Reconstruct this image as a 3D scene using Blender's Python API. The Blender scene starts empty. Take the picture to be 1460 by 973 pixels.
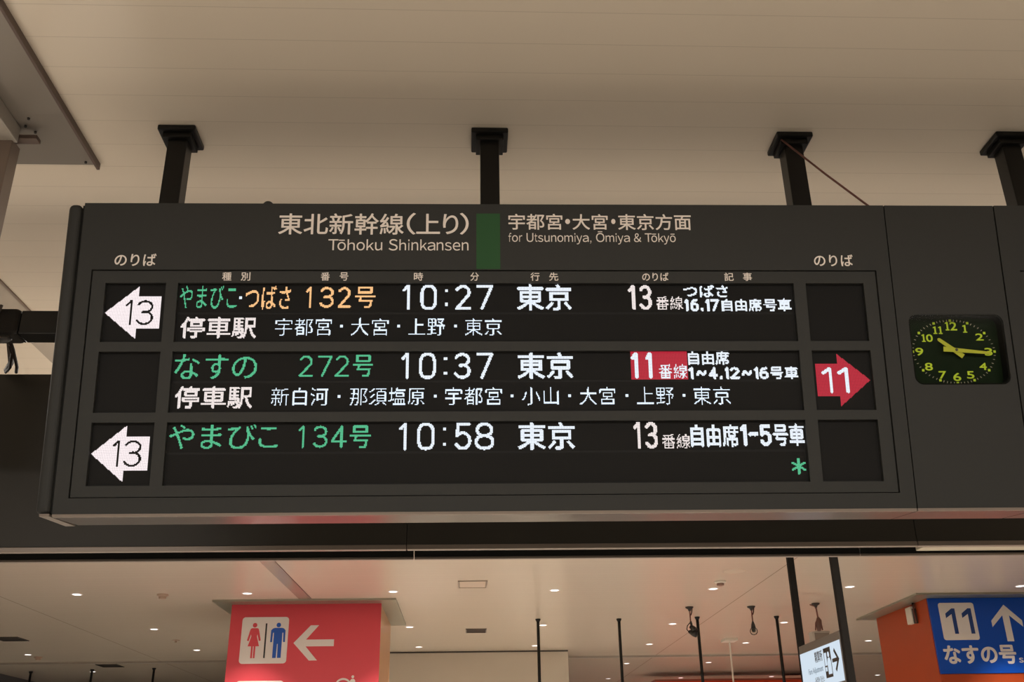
import bpy, bmesh, math, random
import numpy as np
from mathutils import Matrix, Vector

C = bpy.context.scene.collection
S = bpy.context.scene
PI = math.pi


def lin(r, g, b):
    f = lambda c: (c / 255.0) / 12.92 if c / 255.0 <= 0.04045 else ((c / 255.0 + 0.055) / 1.055) ** 2.4
    return (f(r), f(g), f(b))


# ------------------------------------------------------------------ camera
cam_data = bpy.data.cameras.new('camera')
cam = bpy.data.objects.new('camera', cam_data)
C.objects.link(cam)
cam_data.sensor_width = 36.0
cam_data.lens = 1420.0 / 1460.0 * 36.0
cam_data.clip_start = 0.05
cam_data.clip_end = 200
cam.matrix_world = Matrix((
    (0.9990817, -0.0018313, -0.0428056, 0.0),
    (-0.0398474, -0.4068294, -0.9126347, 0.0),
    (-0.0157433, 0.9135023, -0.4065288, 1.6),
    (0, 0, 0, 1)))
S.camera = cam

# ------------------------------------------------------------------ world, lights, exposure
W = bpy.data.worlds.new('world')
S.world = W
W.use_nodes = True
W.node_tree.nodes['Background'].inputs[0].default_value = (1.0, 0.95, 0.88, 1)
W.node_tree.nodes['Background'].inputs[1].default_value = 0.30
S.view_settings.view_transform = 'Standard'
S.view_settings.look = 'None'
S.view_settings.exposure = 0.0
S.view_settings.gamma = 1.0
S.view_settings.use_curve_mapping = False
S.cycles.use_denoising = True
S.cycles.max_bounces = 8
S.cycles.diffuse_bounces = 4
S.cycles.caustics_reflective = False
S.cycles.caustics_refractive = False
S.cycles.sample_clamp_indirect = 4.0

LAMP_SPOT = 500.0      # watts of each ceiling downlight
LAMP_COL = (1.0, 0.945, 0.87)


def area_light(name, loc, rot, sx, sy, power, col):
    d = bpy.data.lights.new(name, 'AREA')
    d.shape = 'RECTANGLE'
    d.size, d.size_y = sx, sy
    d.energy = power
    d.color = col
    o = bpy.data.objects.new(name, d)
    C.objects.link(o)
    o.location = loc
    o.rotation_euler = rot
    return o


area_light('fill_light', (0, -2.0, 4.2), (0, 0, 0), 12, 4, 700, LAMP_COL)  # fill light behind the camera, added to brighten the near ceiling
area_light('fill_light', (0, 6.7, 4.25), (0, 0, 0), 16, 2.0, 1040, LAMP_COL)  # second added fill, hidden behind the lintel, no fixture of its own

# ------------------------------------------------------------------ materials
MATS = {}


def mat(name, col, rough=0.5, metal=0.0, spec=0.5, noise=0.0, nscale=30.0, emit=None, estr=0.0):
    if name in MATS:
        return MATS[name]
    m = bpy.data.materials.new(name)
    m.use_nodes = True
    nt = m.node_tree
    b = nt.nodes['Principled BSDF']
    b.inputs['Base Color'].default_value = (*col, 1)
    b.inputs['Roughness'].default_value = rough
    b.inputs['Metallic'].default_value = metal
    b.inputs['Specular IOR Level'].default_value = spec
    if noise:
        tc = nt.nodes.new('ShaderNodeTexCoord')
        n = nt.nodes.new('ShaderNodeTexNoise')
        n.inputs['Scale'].default_value = nscale
        n.inputs['Detail'].default_value = 4
        nt.links.new(tc.outputs['Object'], n.inputs['Vector'])
        mr = nt.nodes.new('ShaderNodeMapRange')
        mr.inputs[3].default_value = 1 - noise
        mr.inputs[4].default_value = 1 + noise
        nt.links.new(n.outputs['Fac'], mr.inputs[0])
        mx = nt.nodes.new('ShaderNodeMix')
        mx.data_type = 'RGBA'
        mx.blend_type = 'MULTIPLY'
        mx.inputs[0].default_value = 1.0
        mx.inputs[6].default_value = (*col, 1)
        nt.links.new(mr.outputs[0], mx.inputs[7])
        nt.links.new(mx.outputs[2], b.inputs['Base Color'])
    if emit:
        b.inputs['Emission Color'].default_value = (*emit, 1)
        b.inputs['Emission Strength'].default_value = estr
    MATS[name] = m
    return m


charcoal = mat('charcoal_paint', (0.023, 0.0228, 0.0205), 0.55, 0, 0.3, 0.08, 60)
charcoal_in = mat('charcoal_frame_paint', (0.025, 0.0248, 0.0222), 0.55, 0, 0.3, 0.08, 60)
black_paint = mat('black_paint', (0.0055, 0.005, 0.0042), 0.38, 0, 0.3, 0.1, 40)
groove_black = mat('black_gap', (0.006, 0.006, 0.005), 0.7, 0, 0.2)
lintel_black = mat('black_lintel_paint', (0.024, 0.021, 0.016), 0.45, 0, 0.4, 0.1, 8)
lip_metal = mat('grey_edge_metal', (0.22, 0.18, 0.15), 0.35, 0.4, 0.5)
under_metal = mat('underside_satin_metal', (0.065, 0.055, 0.047), 0.28, 0.35, 0.5, 0.1, 20)
screen_bezel = mat('screen_bezel_black', (0.003, 0.0028, 0.0025), 0.6, 0, 0.3)
letter_white = mat('printed_white', (0.84, 0.76, 0.70), 0.6, 0, 0.2)
green_print = mat('printed_green', (0.024, 0.085, 0.030), 0.6, 0, 0.2)
red_panel = mat('red_panel', (0.68, 0.062, 0.082), 0.42, 0, 0.4, 0.04, 3)
tan_panel = mat('tan_panel', (0.62, 0.30, 0.13), 0.3, 0, 0.5, 0.1, 3)
orange_panel = mat('orange_panel', (0.42, 0.060, 0.013), 0.4, 0, 0.4, 0.05, 3)
orange_red = mat('orange_red_panel', (0.75, 0.07, 0.015), 0.4, 0, 0.4)
blue_panel = mat('blue_panel', (0.002, 0.072, 0.46), 0.4, 0, 0.4, 0.04, 3)
blue_print = mat('blue_print', (0.01, 0.09, 0.45), 0.5)
navy_print = mat('navy_print', (0.010, 0.05, 0.22), 0.5)
red_print = mat('red_print', (0.68, 0.06, 0.08), 0.5)
black_print = mat('black_print', (0.02, 0.017, 0.014), 0.5)
sign_white = mat('sign_white', (0.78, 0.72, 0.68), 0.45, 0, 0.3)
collar_grey = mat('collar_plate_metal', (0.34, 0.33, 0.26), 0.3, 0.5, 0.5, 0.06, 2)
strip_metal = mat('ceiling_strip_metal', (0.50, 0.44, 0.37), 0.22, 0.25, 0.5, 0.1, 1.5)
soffit_shaded = mat('soffit_shaded_grey', (0.24, 0.21, 0.18), 0.35, 0.2, 0.5, 0.06, 2)  # shade over the soffit plate put into a darker base colour
soffit_grey = mat('soffit_grey_paint', (0.40, 0.36, 0.31), 0.35, 0.1, 0.5, 0.06, 2)
post_brown = mat('post_brown_paint', (0.20, 0.15, 0.12), 0.4, 0.1, 0.5, 0.06, 6)
box_grey = mat('box_grey_paint', (0.42, 0.38, 0.34), 0.5)
far_wall = mat('far_wall_paint', (0.62, 0.56, 0.47), 0.5, 0, 0.3, 0.03, 2)
floor_mat = mat('floor_stone', (0.56, 0.52, 0.47), 0.4, 0, 0.4, 0.08, 1.2)
dimming_wall = mat('dimming_wall_dark', (0.09, 0.08, 0.075), 0.6)
dark_wall = mat('dark_wall_paint', (0.10, 0.10, 0.11), 0.5)
device_white = mat('device_white', (0.72, 0.66, 0.58), 0.5)
vent_dark = mat('vent_dark', (0.05, 0.042, 0.035), 0.6)
detector_beige = mat('detector_beige', (0.45, 0.33, 0.25), 0.5)
sleeve_black = mat('sleeve_black_fabric', (0.012, 0.010, 0.008), 0.8, 0, 0.2, 0.2, 80)
strap_grey = mat('strap_grey', (0.060, 0.048, 0.04), 0.8, 0, 0.1)
cable_black = mat('cable_black', (0.012, 0.008, 0.006), 0.8, 0, 0.1)
cable_red = mat('cable_reddish_brown', (0.16, 0.06, 0.045), 0.6)
shutter_bar = mat('shutter_bar_metal', (0.50, 0.44, 0.34), 0.4, 0.2, 0.5, 0.12, 8)
dial_black = mat('dial_green_black', (0.008, 0.016, 0.006), 0.6, 0, 0.1)
lume = mat('luminous_yellow_green', (0.70, 0.85, 0.055), 0.6, 0, 0.2)
hand_olive = mat('hand_yellow_green', (0.62, 0.60, 0.06), 0.55, 0, 0.2)
tick_pale = mat('tick_pale_pink', (0.62, 0.50, 0.40), 0.6)
hub_brown = mat('hub_brown', (0.09, 0.07, 0.05), 0.5)
red_dark_edge = mat('soffit_edge_brown', (0.11, 0.075, 0.06), 0.5)


def emissive(name, col, strength):
    return mat(name, (0.02, 0.02, 0.02), 0.6, 0, 0.2, emit=col, estr=strength)


LEDM = {
    'white': emissive('led_white', lin(226, 234, 243), 1.30),
    'ice': emissive('led_ice_white', lin(218, 232, 248), 1.45),
    'cream': emissive('led_warm_white', lin(236, 225, 222), 1.22),
    'green': emissive('led_green', lin(74, 176, 130), 1.35),
    'orange': emissive('led_orange', lin(238, 184, 126), 1.35),
    'red': emissive('led_red', lin(170, 30, 50), 1.35),
    'arrow': emissive('led_arrow_white', lin(236, 224, 226), 1.35),
}
lamp_glow = emissive('downlight_glow', (1.0, 0.95, 0.95), 3.0)
sign_glow = emissive('lit_sign_white', lin(206, 222, 236), 1.0)


def dot_panel_material():
    m = bpy.data.materials.new('unlit_led_panel')
    m.use_nodes = True
    nt = m.node_tree
    b = nt.nodes['Principled BSDF']
    b.inputs['Roughness'].default_value = 0.6
    b.inputs['Specular IOR Level'].default_value = 0.18
    tc = nt.nodes.new('ShaderNodeTexCoord')
    mp = nt.nodes.new('ShaderNodeMapping')
    mp.inputs['Scale'].default_value = (1 / 0.0036,) * 3
    nt.links.new(tc.outputs['Object'], mp.inputs['Vector'])
    vo = nt.nodes.new('ShaderNodeTexVoronoi')
    vo.inputs['Randomness'].default_value = 0.0
    vo.inputs['Scale'].default_value = 1.0
    nt.links.new(mp.outputs[0], vo.inputs['Vector'])
    cr = nt.nodes.new('ShaderNodeValToRGB')
    cr.color_ramp.elements[0].position = 0.25
    cr.color_ramp.elements[0].color = (0.0090, 0.0080, 0.0068, 1)
    cr.color_ramp.elements[1].position = 0.45
    cr.color_ramp.elements[1].color = (0.0045, 0.0042, 0.004, 1)
    nt.links.new(vo.outputs['Distance'], cr.inputs[0])
    nt.links.new(cr.outputs[0], b.inputs['Base Color'])
    return m


led_panel_mat = dot_panel_material()


def ceiling_material():
    m = bpy.data.materials.new('ceiling_slat_panels')
    m.use_nodes = True
    nt = m.node_tree
    b = nt.nodes['Principled BSDF']
    tc = nt.nodes.new('ShaderNodeTexCoord')
    sp = nt.nodes.new('ShaderNodeSeparateXYZ')
    nt.links.new(tc.outputs['Object'], sp.inputs[0])

    def mth(op, a, bb=None):
        n = nt.nodes.new('ShaderNodeMath')
        n.operation = op
        for i, v in enumerate((a, bb)):
            if v is None:
                continue
            if isinstance(v, (int, float)):
                n.inputs[i].default_value = v
            else:
                nt.links.new(v, n.inputs[i])
        return n.outputs[0]

    # slats 179 mm wide running along X, a thin joint between them
    fr = mth('FRACT', mth('DIVIDE', mth('SUBTRACT', sp.outputs['Y'], 2.962), 0.179))
    line = mth('LESS_THAN', fr, 0.016)
    # butt joints running in depth
    j1 = mth('LESS_THAN', mth('ABSOLUTE', mth('SUBTRACT', sp.outputs['X'], 4.37)), 0.009)
    j2 = mth('LESS_THAN', mth('ABSOLUTE', mth('ADD', sp.outputs['X'], 7.05)), 0.009)
    ln = mth('MAXIMUM', mth('MULTIPLY', line, 0.34), mth('MULTIPLY', mth('MAXIMUM', j1, j2), 0.7))
    # slight tone differences from slat to slat
    wn = nt.nodes.new('ShaderNodeTexWhiteNoise')
    wn.noise_dimensions = '1D'
    nt.links.new(mth('FLOOR', mth('DIVIDE', mth('SUBTRACT', sp.outputs['Y'], 2.962), 0.179)), wn.inputs['W'])
    tone = mth('ADD', mth('MULTIPLY', wn.outputs['Value'], 0.012), 0.988)
    mx = nt.nodes.new('ShaderNodeMix')
    mx.data_type = 'RGBA'
    mx.inputs[6].default_value = (*CEIL_COL, 1)
    mx.inputs[7].default_value = (0.30, 0.24, 0.18, 1)
    nt.links.new(ln, mx.inputs[0])
    m2 = nt.nodes.new('ShaderNodeMix')
    m2.data_type = 'RGBA'
    m2.blend_type = 'MULTIPLY'
    m2.inputs[0].default_value = 1.0
    nt.links.new(mx.outputs[2], m2.inputs[6])
    nt.links.new(tone, m2.inputs[7])
    nt.links.new(m2.outputs[2], b.inputs['Base Color'])
    b.inputs['Roughness'].default_value = 0.25
    b.inputs['Specular IOR Level'].default_value = 0.5
    return m


CEIL_COL = (0.74, 0.65, 0.535)
ceiling_mat = ceiling_material()


def glass_material():
    m = bpy.data.materials.new('clear_cover_glass')
    m.use_nodes = True
    nt = m.node_tree
    nt.nodes.remove(nt.nodes['Principled BSDF'])
    out = nt.nodes['Material Output']
    tr = nt.nodes.new('ShaderNodeBsdfTransparent')
    tr.inputs[0].default_value = (0.93, 0.95, 0.93, 1)
    gl = nt.nodes.new('ShaderNodeBsdfGlossy')
    gl.inputs['Roughness'].default_value = 0.06
    fr = nt.nodes.new('ShaderNodeFresnel')
    fr.inputs[0].default_value = 1.25
    mx = nt.nodes.new('ShaderNodeMixShader')
    nt.links.new(fr.outputs[0], mx.inputs[0])
    nt.links.new(tr.outputs[0], mx.inputs[1])
    nt.links.new(gl.outputs[0], mx.inputs[2])
    nt.links.new(mx.outputs[0], out.inputs['Surface'])
    return m


glass_mat = glass_material()


# ------------------------------------------------------------------ helpers
LATIN = {'T': (611, 14, 0, 597, 718), 'o': (556, 35, -14, 521, 538), 'h': (556, 65, 0, 491, 718), 'k': (500, 67, 0, 501, 718),
         'u': (556, 68, -15, 489, 523), 'S': (667, 49, -19, 620, 737), 'i': (222, 67, 0, 155, 718), 'n': (556, 65, 0, 491, 538),
         'a': (556, 36, -15, 530, 538), 's': (500, 32, -15, 464, 538), 'e': (556, 40, -15, 516, 538), 'f': (278, 14, 0, 262, 728),
         'r': (333, 77, 0, 332, 538), 'U': (722, 79, -19, 644, 718), 't': (278, 14, -7, 257, 669), 'm': (833, 65, 0, 769, 538),
         'y': (500, 11, -214, 489, 523), 'O': (778, 39, -19, 739, 737), '&': (667, 44, -15, 645, 718), ',': (278, 87, -147, 191, 106),
         ' ': (278, 0, 0, 0, 0)}


class MB:
    """collects shapes, builds ONE mesh object"""

    def __init__(self):
        self.v, self.f = [], []

    def add(self, vs, fs):
        n = len(self.v)
        self.v += [tuple(p) for p in vs]
        self.f += [tuple(i + n for i in q) for q in fs]
        return self

    def box(self, x0, x1, y0, y1, z0, z1):
        vs = [(x, y, z) for x in (x0, x1) for y in (y0, y1) for z in (z0, z1)]
        return self.add(vs, [(0, 1, 3, 2), (4, 6, 7, 5), (0, 4, 5, 1), (2, 3, 7, 6), (0, 2, 6, 4), (1, 5, 7, 3)])

    def prism_y(self, pts, y0, y1):
        """polygon in the x-z plane, counter-clockwise seen from -y, between y0 (front) and y1"""
        n = len(pts)
        vs = [(x, y0, z) for x, z in pts] + [(x, y1, z) for x, z in pts]
        fs = [tuple(range(n)), tuple(range(2 * n - 1, n - 1, -1))]
        fs += [(i, i + n, (i + 1) % n + n, (i + 1) % n) for i in range(n)]
        return self.add(vs, fs)

    def prism_x(self, pts, x0, x1):
        """polygon in the y-z plane"""
        n = len(pts)
        vs = [(x0, y, z) for y, z in pts] + [(x1, y, z) for y, z in pts]
        fs = [tuple(range(n)), tuple(range(2 * n - 1, n - 1, -1))]
        fs += [(i, i + n, (i + 1) % n + n, (i + 1) % n) for i in range(n)]
        return self.add(vs, fs)

    def tube(self, path, r, seg=10):
        path = [Vector(p) for p in path]
        rings = []
        for i, p in enumerate(path):
            a = path[max(i - 1, 0)]
            b = path[min(i + 1, len(path) - 1)]
            t = (b - a).normalized()
            u = t.orthogonal().normalized() if i == 0 else (pu - t * pu.dot(t)).normalized()
            pu = u
            w = t.cross(u)
            rr = r[i] if isinstance(r, (list, tuple)) else r
            rings.append([p + u * rr * math.cos(2 * PI * k / seg) + w * rr * math.sin(2 * PI * k / seg) for k in range(seg)])
        vs = [q for rg in rings for q in rg]
        fs = []
        for i in range(len(path) - 1):
            for k in range(seg):
                k2 = (k + 1) % seg
                fs.append((i * seg + k, i * seg + k2, (i + 1) * seg + k2, (i + 1) * seg + k))
        fs.append(tuple(range(seg - 1, -1, -1)))
        L_ = (len(path) - 1) * seg
        fs.append(tuple(L_ + k for k in range(seg)))
        return self.add(vs, fs)

    def lathe(self, prof, cx, cy, seg=20):
        """prof: (radius, z) from bottom to top round a vertical axis"""
        vs = [(cx + r * math.cos(2 * PI * k / seg), cy + r * math.sin(2 * PI * k / seg), z) for r, z in prof for k in range(seg)]
        fs = []
        for i in range(len(prof) - 1):
            for k in range(seg):
                k2 = (k + 1) % seg
                fs.append((i * seg + k, i * seg + k2, (i + 1) * seg + k2, (i + 1) * seg + k))
        fs.append(tuple(range(seg - 1, -1, -1)))
        fs.append(tuple((len(prof) - 1) * seg + k for k in range(seg)))
        return self.add(vs, fs)

    def plate(self, outer, holes, y0, y1):
        """flat plate in the x-z plane with holes, front at y0, back at y1"""
        cu = bpy.data.curves.new('tmp', 'CURVE')
        cu.dimensions = '2D'
        cu.fill_mode = 'BOTH'
        cu.extrude = abs(y1 - y0) / 2
        for loop in [outer] + holes:
            sp = cu.splines.new('POLY')
            sp.points.add(len(loop) - 1)
            for p, (x, z) in zip(sp.points, loop):
                p.co = (x, z, 0, 1)
            sp.use_cyclic_u = True
        return self._take(cu, (y0 + y1) / 2)

    def _take(self, cu, ymid, fit=None):
        o = bpy.data.objects.new('tmp', cu)
        C.objects.link(o)
        me = o.to_mesh()
        vs = [v.co.copy() for v in me.vertices]
        fs = [tuple(p.vertices) for p in me.polygons]
        o.to_mesh_clear()
        bpy.data.objects.remove(o)
        bpy.data.curves.remove(cu)
        if fit:
            x0, x1, z0, z1 = fit
            ax, bx = min(v.x for v in vs), max(v.x for v in vs)
            ay, by = min(v.y for v in vs), max(v.y for v in vs)
            vs = [(x0 + (v.x - ax) / (bx - ax) * (x1 - x0), v.z, z0 + (v.y - ay) / (by - ay) * (z1 - z0)) for v in vs]
            return self.add([(x, ymid - zz, z) for x, zz, z in vs], fs)
        return self.add([(v.x, ymid - v.z, v.y) for v in vs], fs)

    def text(self, s, box, y=0.0, off=0.0, thick=0.0006):
        """printed lettering filling box (x0, x1, z0, z1) on the plane at y, facing -y"""
        cu = bpy.data.curves.new('tmp', 'FONT')
        cu.body = s
        cu.extrude = thick
        cu.resolution_u = 6
        if not off:
            return self._take(cu, y - thick, box)
        # a heavier weight: the outline repeated round a small circle, each copy a hair deeper
        d = off * (box[3] - box[2])
        one = MB()._take(cu, y - thick, (box[0] + d, box[1] - d, box[2] + d, box[3] - d))
        for k in range(8):
            a = 2 * PI * k / 8
            self.add([(x + d * math.cos(a), yy_ + 2e-5 * k, z + d * math.sin(a)) for x, yy_, z in one.v], one.f)
        return self

    def latin(self, s, x0, x1, z_base, cap, y):
        """upright grotesque letters with even advance widths, base line z_base, capital height cap"""
        adv, parts = 0.0, []
        for i, c in enumerate(s):
            base = {'ō': 'o', 'Ō': 'O'}.get(c, c)
            wx, a, b_, c_, d_ = LATIN[base]
            if i and s[i - 1] == 'T':
                adv -= 90
            if c != ' ':
                parts.append((base, adv + a, b_, adv + c_, d_))
                if c == 'ō':
                    parts.append(('-', adv + 110, 625, adv + 446, 690))
                if c == 'Ō':
                    parts.append(('-', adv + 200, 815, adv + 578, 885))
            adv += wx
        lo = parts[0][1]
        hi = max(p[3] for p in parts)
        kx, kz = (x1 - x0) / (hi - lo), cap / 718.0
        for c, a, b_, c_, d_ in parts:
            bx = (x0 + (a - lo) * kx, x0 + (c_ - lo) * kx, z_base + b_ * kz, z_base + d_ * kz)
            if c == '-':
                self.box(bx[0], bx[1], y - .0008, y, bx[2], bx[3])
            else:
                self.text(chr(ord(c) + 0xFEE0), bx, y, 0.0, .0005)
        return self

    def build(self, name, m, parent=None, smooth=False, bevel=0.0, seg=2):
        me = bpy.data.meshes.new(name)
        me.from_pydata(self.v, [], self.f)
        bm = bmesh.new()
        bm.from_mesh(me)
        bmesh.ops.recalc_face_normals(bm, faces=bm.faces)
        bm.to_mesh(me)
        bm.free()
        me.materials.append(m)
        if smooth:
            for p in me.polygons:
                p.use_smooth = True
        o = bpy.data.objects.new(name, me)
        C.objects.link(o)
        if parent:
            o.parent = parent
        if bevel:
            md = o.modifiers.new('bevel', 'BEVEL')
            md.width = bevel
            md.segments = seg
            md.limit_method = 'ANGLE'
        return o


def rect(x0, x1, z0, z1):
    return [(x0, z0), (x1, z0), (x1, z1), (x0, z1)]


def rrect(x0, x1, z0, z1, r, n=8):
    pts = []
    for cx, cz, a in ((x1 - r, z0 + r, -90), (x1 - r, z1 - r, 0), (x0 + r, z1 - r, 90), (x0 + r, z0 + r, 180)):
        for k in range(n + 1):
            t = math.radians(a + 90 * k / n)
            pts.append((cx + r * math.cos(t), cz + r * math.sin(t)))
    return pts


def disc(cx, cz, r, n=20):
    return [(cx + r * math.cos(2 * PI * k / n), cz + r * math.sin(2 * PI * k / n)) for k in range(n)]


def tag(o, label, cat, group=None):
    o['label'] = label
    o['category'] = cat
    if group:
        o['group'] = group
    return o


def thing(name, label, cat, loc=(0, 0, 0), group=None, rotz=0.0):
    o = bpy.data.objects.new(name, None)
    o.empty_display_size = 0.1
    C.objects.link(o)
    o.location = loc
    o.rotation_euler = (0, 0, rotz)
    return tag(o, label, cat, group)


def struct(o):
    o['kind'] = 'structure'
    return o


def copy_tree(o, parent=None):
    c = o.copy()
    C.objects.link(c)
    if parent:
        c.parent = parent
    for ch in list(o.children):
        copy_tree(ch, c)
    return c


H = 4.3        # ceiling height

# ------------------------------------------------------------------ the setting
struct(MB().box(-30, 30, -14, 36, H, H + 0.1).build('ceiling', ceiling_mat))
struct(MB().box(-30, 30, -14, 36, -0.1, 0).build('floor', floor_mat))
struct(MB().box(-30, 30, 35.8, 36, 0, H).build('wall_far', far_wall))
struct(MB().box(-30, 30, -14, -13.8, 0, H).build('rear_dimming_wall', dimming_wall))  # unseen wall, added dark to dim the clock glass reflection
struct(MB().box(-11.9, -11.6, 24.6, 35.8, 0, H).build('wall_left', dark_wall))
w = MB()
w.box(-5.0, 2.2, 22.95, 24.0, 0, H - 0.03)
struct(w.build('wall_back', far_wall))
struct(MB().box(-5.0, 2.2, 22.93, 22.99, H - 0.03, H - 0.001).build('trim_1', vent_dark))
struct(MB().box(-20, 20, 24.1, 24.2, H - 0.045, H - 0.001).build('trim_2', soffit_grey))
# recessed metal strip running in depth over the whole ceiling
st = MB()
st.add([(x, y, z) for z in (H - .006, H - .0005) for x, y in ((-2.905, 4.6), (-2.725, 4.6), (-2.475, 15.98), (-2.655, 15.98))],
       [(0, 1, 2, 3), (7, 6, 5, 4), (0, 4, 5, 1), (1, 5, 6, 2), (2, 6, 7, 3), (3, 7, 4, 0)])
struct(st.build('trim_3', strip_metal))
st = MB()
st.add([(x, y, z) for z in (H - .010, H - .0005) for x, y in ((-2.722, 4.6), (-2.706, 4.6), (-2.456, 15.98), (-2.472, 15.98))],
       [(0, 1, 2, 3), (7, 6, 5, 4), (0, 4, 5, 1), (1, 5, 6, 2), (2, 6, 7, 3), (3, 7, 4, 0)])
struct(st.build('trim_4', post_brown))

# ------------------------------------------------------------------ far lintel with the shutter slot
t = thing('shutter_housing', 'long black lintel box with shutter slot running behind the departure boards', 'shutter housing', (0, 5.2, 2.72))
for x0, x1 in ((-9.0, -0.327), (-0.323, 2.388), (2.392, 9.0)):
    MB().box(x0, x1, 0.0, 0.045, 0.03, 0.99).build('front_panel', lintel_black, t, bevel=0.002)
    MB().box(x0, x1, -0.004, 0.03, 0.004, 0.03).build('lower_edge', lip_metal, t, bevel=0.003)
MB().box(-9.0, 9.0, 0.05, 0.25, 0.30, 0.99).build('casing', lintel_black, t)
for x0, x1 in ((-9.0, -0.299), (-0.295, 2.155), (2.16, 9.0)):
    MB().box(x0, x1, 0.215, 0.235, -0.003, 0.012).build('rear_edge', lip_metal, t, bevel=0.003)
    MB().box(x0, x1, 0.217, 0.235, 0.0125, 0.30).build('rear_panel', groove_black, t)
MB().box(2.46, 9.0, 0.10, 0.19, 0.018, 0.30).build('shutter_bar', shutter_bar, t, bevel=0.004)

# ------------------------------------------------------------------ left gantry below the ceiling
t = thing('ceiling_soffit', 'grey soffit plate under the ceiling at upper left corner', 'soffit', (-1.93, 2.7, H))
MB().prism_x([(-2.6, -0.001), (1.31, -0.001), (1.31, -0.012), (0.9, -0.03), (-2.6, -0.03)], -0.32, 0.19).build('plate', soffit_shaded, t)
MB().box(0.180, 0.194, -2.6, 1.32, -0.034, -0.001).build('edge_strip', red_dark_edge, t, bevel=0.002)
for x, y in ((-0.015, 0.985), (0.02, 0.93), (0.01, 1.03), (0.15, 1.26)):
    MB().lathe([(0.006, -0.036), (0.006, -0.028)], x, y, 8).build('screw', black_print, t)
t = thing('hanging_gantry', 'grey box beam with brown post hanging at the left edge', 'gantry', (-2.15, 3.0, 0))
MB().box(-0.32, 0.18, -2.6, 0.70, 4.19, H - 0.031).build('beam', soffit_grey, t, bevel=0.004)
MB().box(0.10, 0.165, 0.68, 0.76, 0, 4.20).build('post', post_brown, t, bevel=0.003)
MB().box(0.06, 0.255, 0.70, 0.745, 4.215, 4.235).build('bracket', red_dark_edge, t, bevel=0.002)

# ------------------------------------------------------------------ black duct beside the board
t = thing('cable_duct', 'black square cable duct running left behind the big board', 'duct', (-1.0, 4.66, 3.75))
MB().box(-1.243, 3.0, -0.06, 0.06, -0.063, 0.062).build('duct', black_paint, t, bevel=0.004)
MB().box(-1.62, -1.247, -0.06, 0.06, -0.063, 0.062).build('duct', black_paint, t, bevel=0.004)
MB().box(-1.45, -1.245, -0.075, 0.075, -0.07, 0.074).build('sleeve', sleeve_black, t, bevel=0.03, seg=4)
MB().box(-1.72, -1.44, -0.085, 0.085, -0.5, 0.079).build('drop_sleeve', sleeve_black, t, bevel=0.035, seg=4)
s_ = MB().tube([(-1.335 - 0.02 * a, -0.088 + 0.004 * a, 0.078 - 0.08 * a) for a in [i * 0.2 for i in range(0, 11)]], 0.008, 8)
s_.build('strap', strap_grey, t, smooth=True)
k_ = MB().tube([(-1.335, -0.07, -0.10), (-1.30, -0.07, -0.103), (-1.28, -0.07, -0.10), (-1.262, -0.07, -0.10)], [0.012, 0.02, 0.016, 0.006], 12)
k_.build('clamp_knob', black_print, t, smooth=True)
MB().tube([(-1.348, 0.09, -0.045), (-1.47, 0.40, -0.03), (-1.55, 0.53, -0.02)], 0.015, 8).build('stay_arm', strap_grey, t, smooth=True)
MB().tube([(-1.335, 0.05, -0.04), (-1.346, 0.14, -0.066), (-1.43, 0.39, -0.058), (-1.49, 0.52, -0.037)], 0.009, 8).build('cable', cable_black, t, smooth=True)
MB().tube([(-1.345, 0.05, -0.04), (-1.373, 0.19, -0.064), (-1.47, 0.40, -0.058), (-1.547, 0.52, -0.037)], 0.008, 8).build('cable', cable_black, t, smooth=True)

# ------------------------------------------------------------------ the departure board
_u = Vector((0.999951, -0.00986254, -0.000844))
_v = Vector((-0.00075889, -0.16139755, 0.98688918))
_w = Vector((0.00986946, 0.98684019, 0.16139713))      # into the board
BOARD = Matrix.Translation((0.02903832, 3.6, 2.50333243)) @ Matrix((
    (_u.x, _w.x, _v.x, 0), (_u.y, _w.y, _v.y, 0), (_u.z, _w.z, _v.z, 0), (0, 0, 0, 1)))

VB, VT = 0.0143, 1.2247                 # lower and upper edge of the front
BODY = [(0.05, VB), (0.05, VT - 0.004), (0.69, 1.112), (0.25, -0.003), (0.05, 0.006)]
TRIM = [(0.0, VB - 0.001), (0.010, 0.0045), (0.25, -0.0060), (0.25, 0.004), (0.05, VB - 0.001)]
PITCH = 0.0036
SCREEN = 0.022


def board_thing(name, label, cat, u):
    """an Empty at the lower edge of a board section, in the plane of the tilted boards"""
    o = thing(name, label, cat)
    o.matrix_world = BOARD @ Matrix.Translation((u, 0, 0))
    return o


def body(root, u0, u1):
    MB().prism_x(BODY, u0, u1).build('housing', charcoal, root)


def trim(root, u0, u1):
    lip = [(0.0, VB - 0.0005), (0.0015, VB - 0.0105), (0.02, VB - 0.0115), (0.02, VB - 0.0005)]
    MB().prism_x(lip, u0, u1).build('lower_lip', lip_metal, root)
    und = [(0.0205, VB - 0.0005), (0.0205, 0.0025), (0.25, -0.0065), (0.25, -0.0032), (0.05, 0.0055)]
    MB().prism_x(und, u0, u1).build('underside', under_metal, root)


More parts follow.
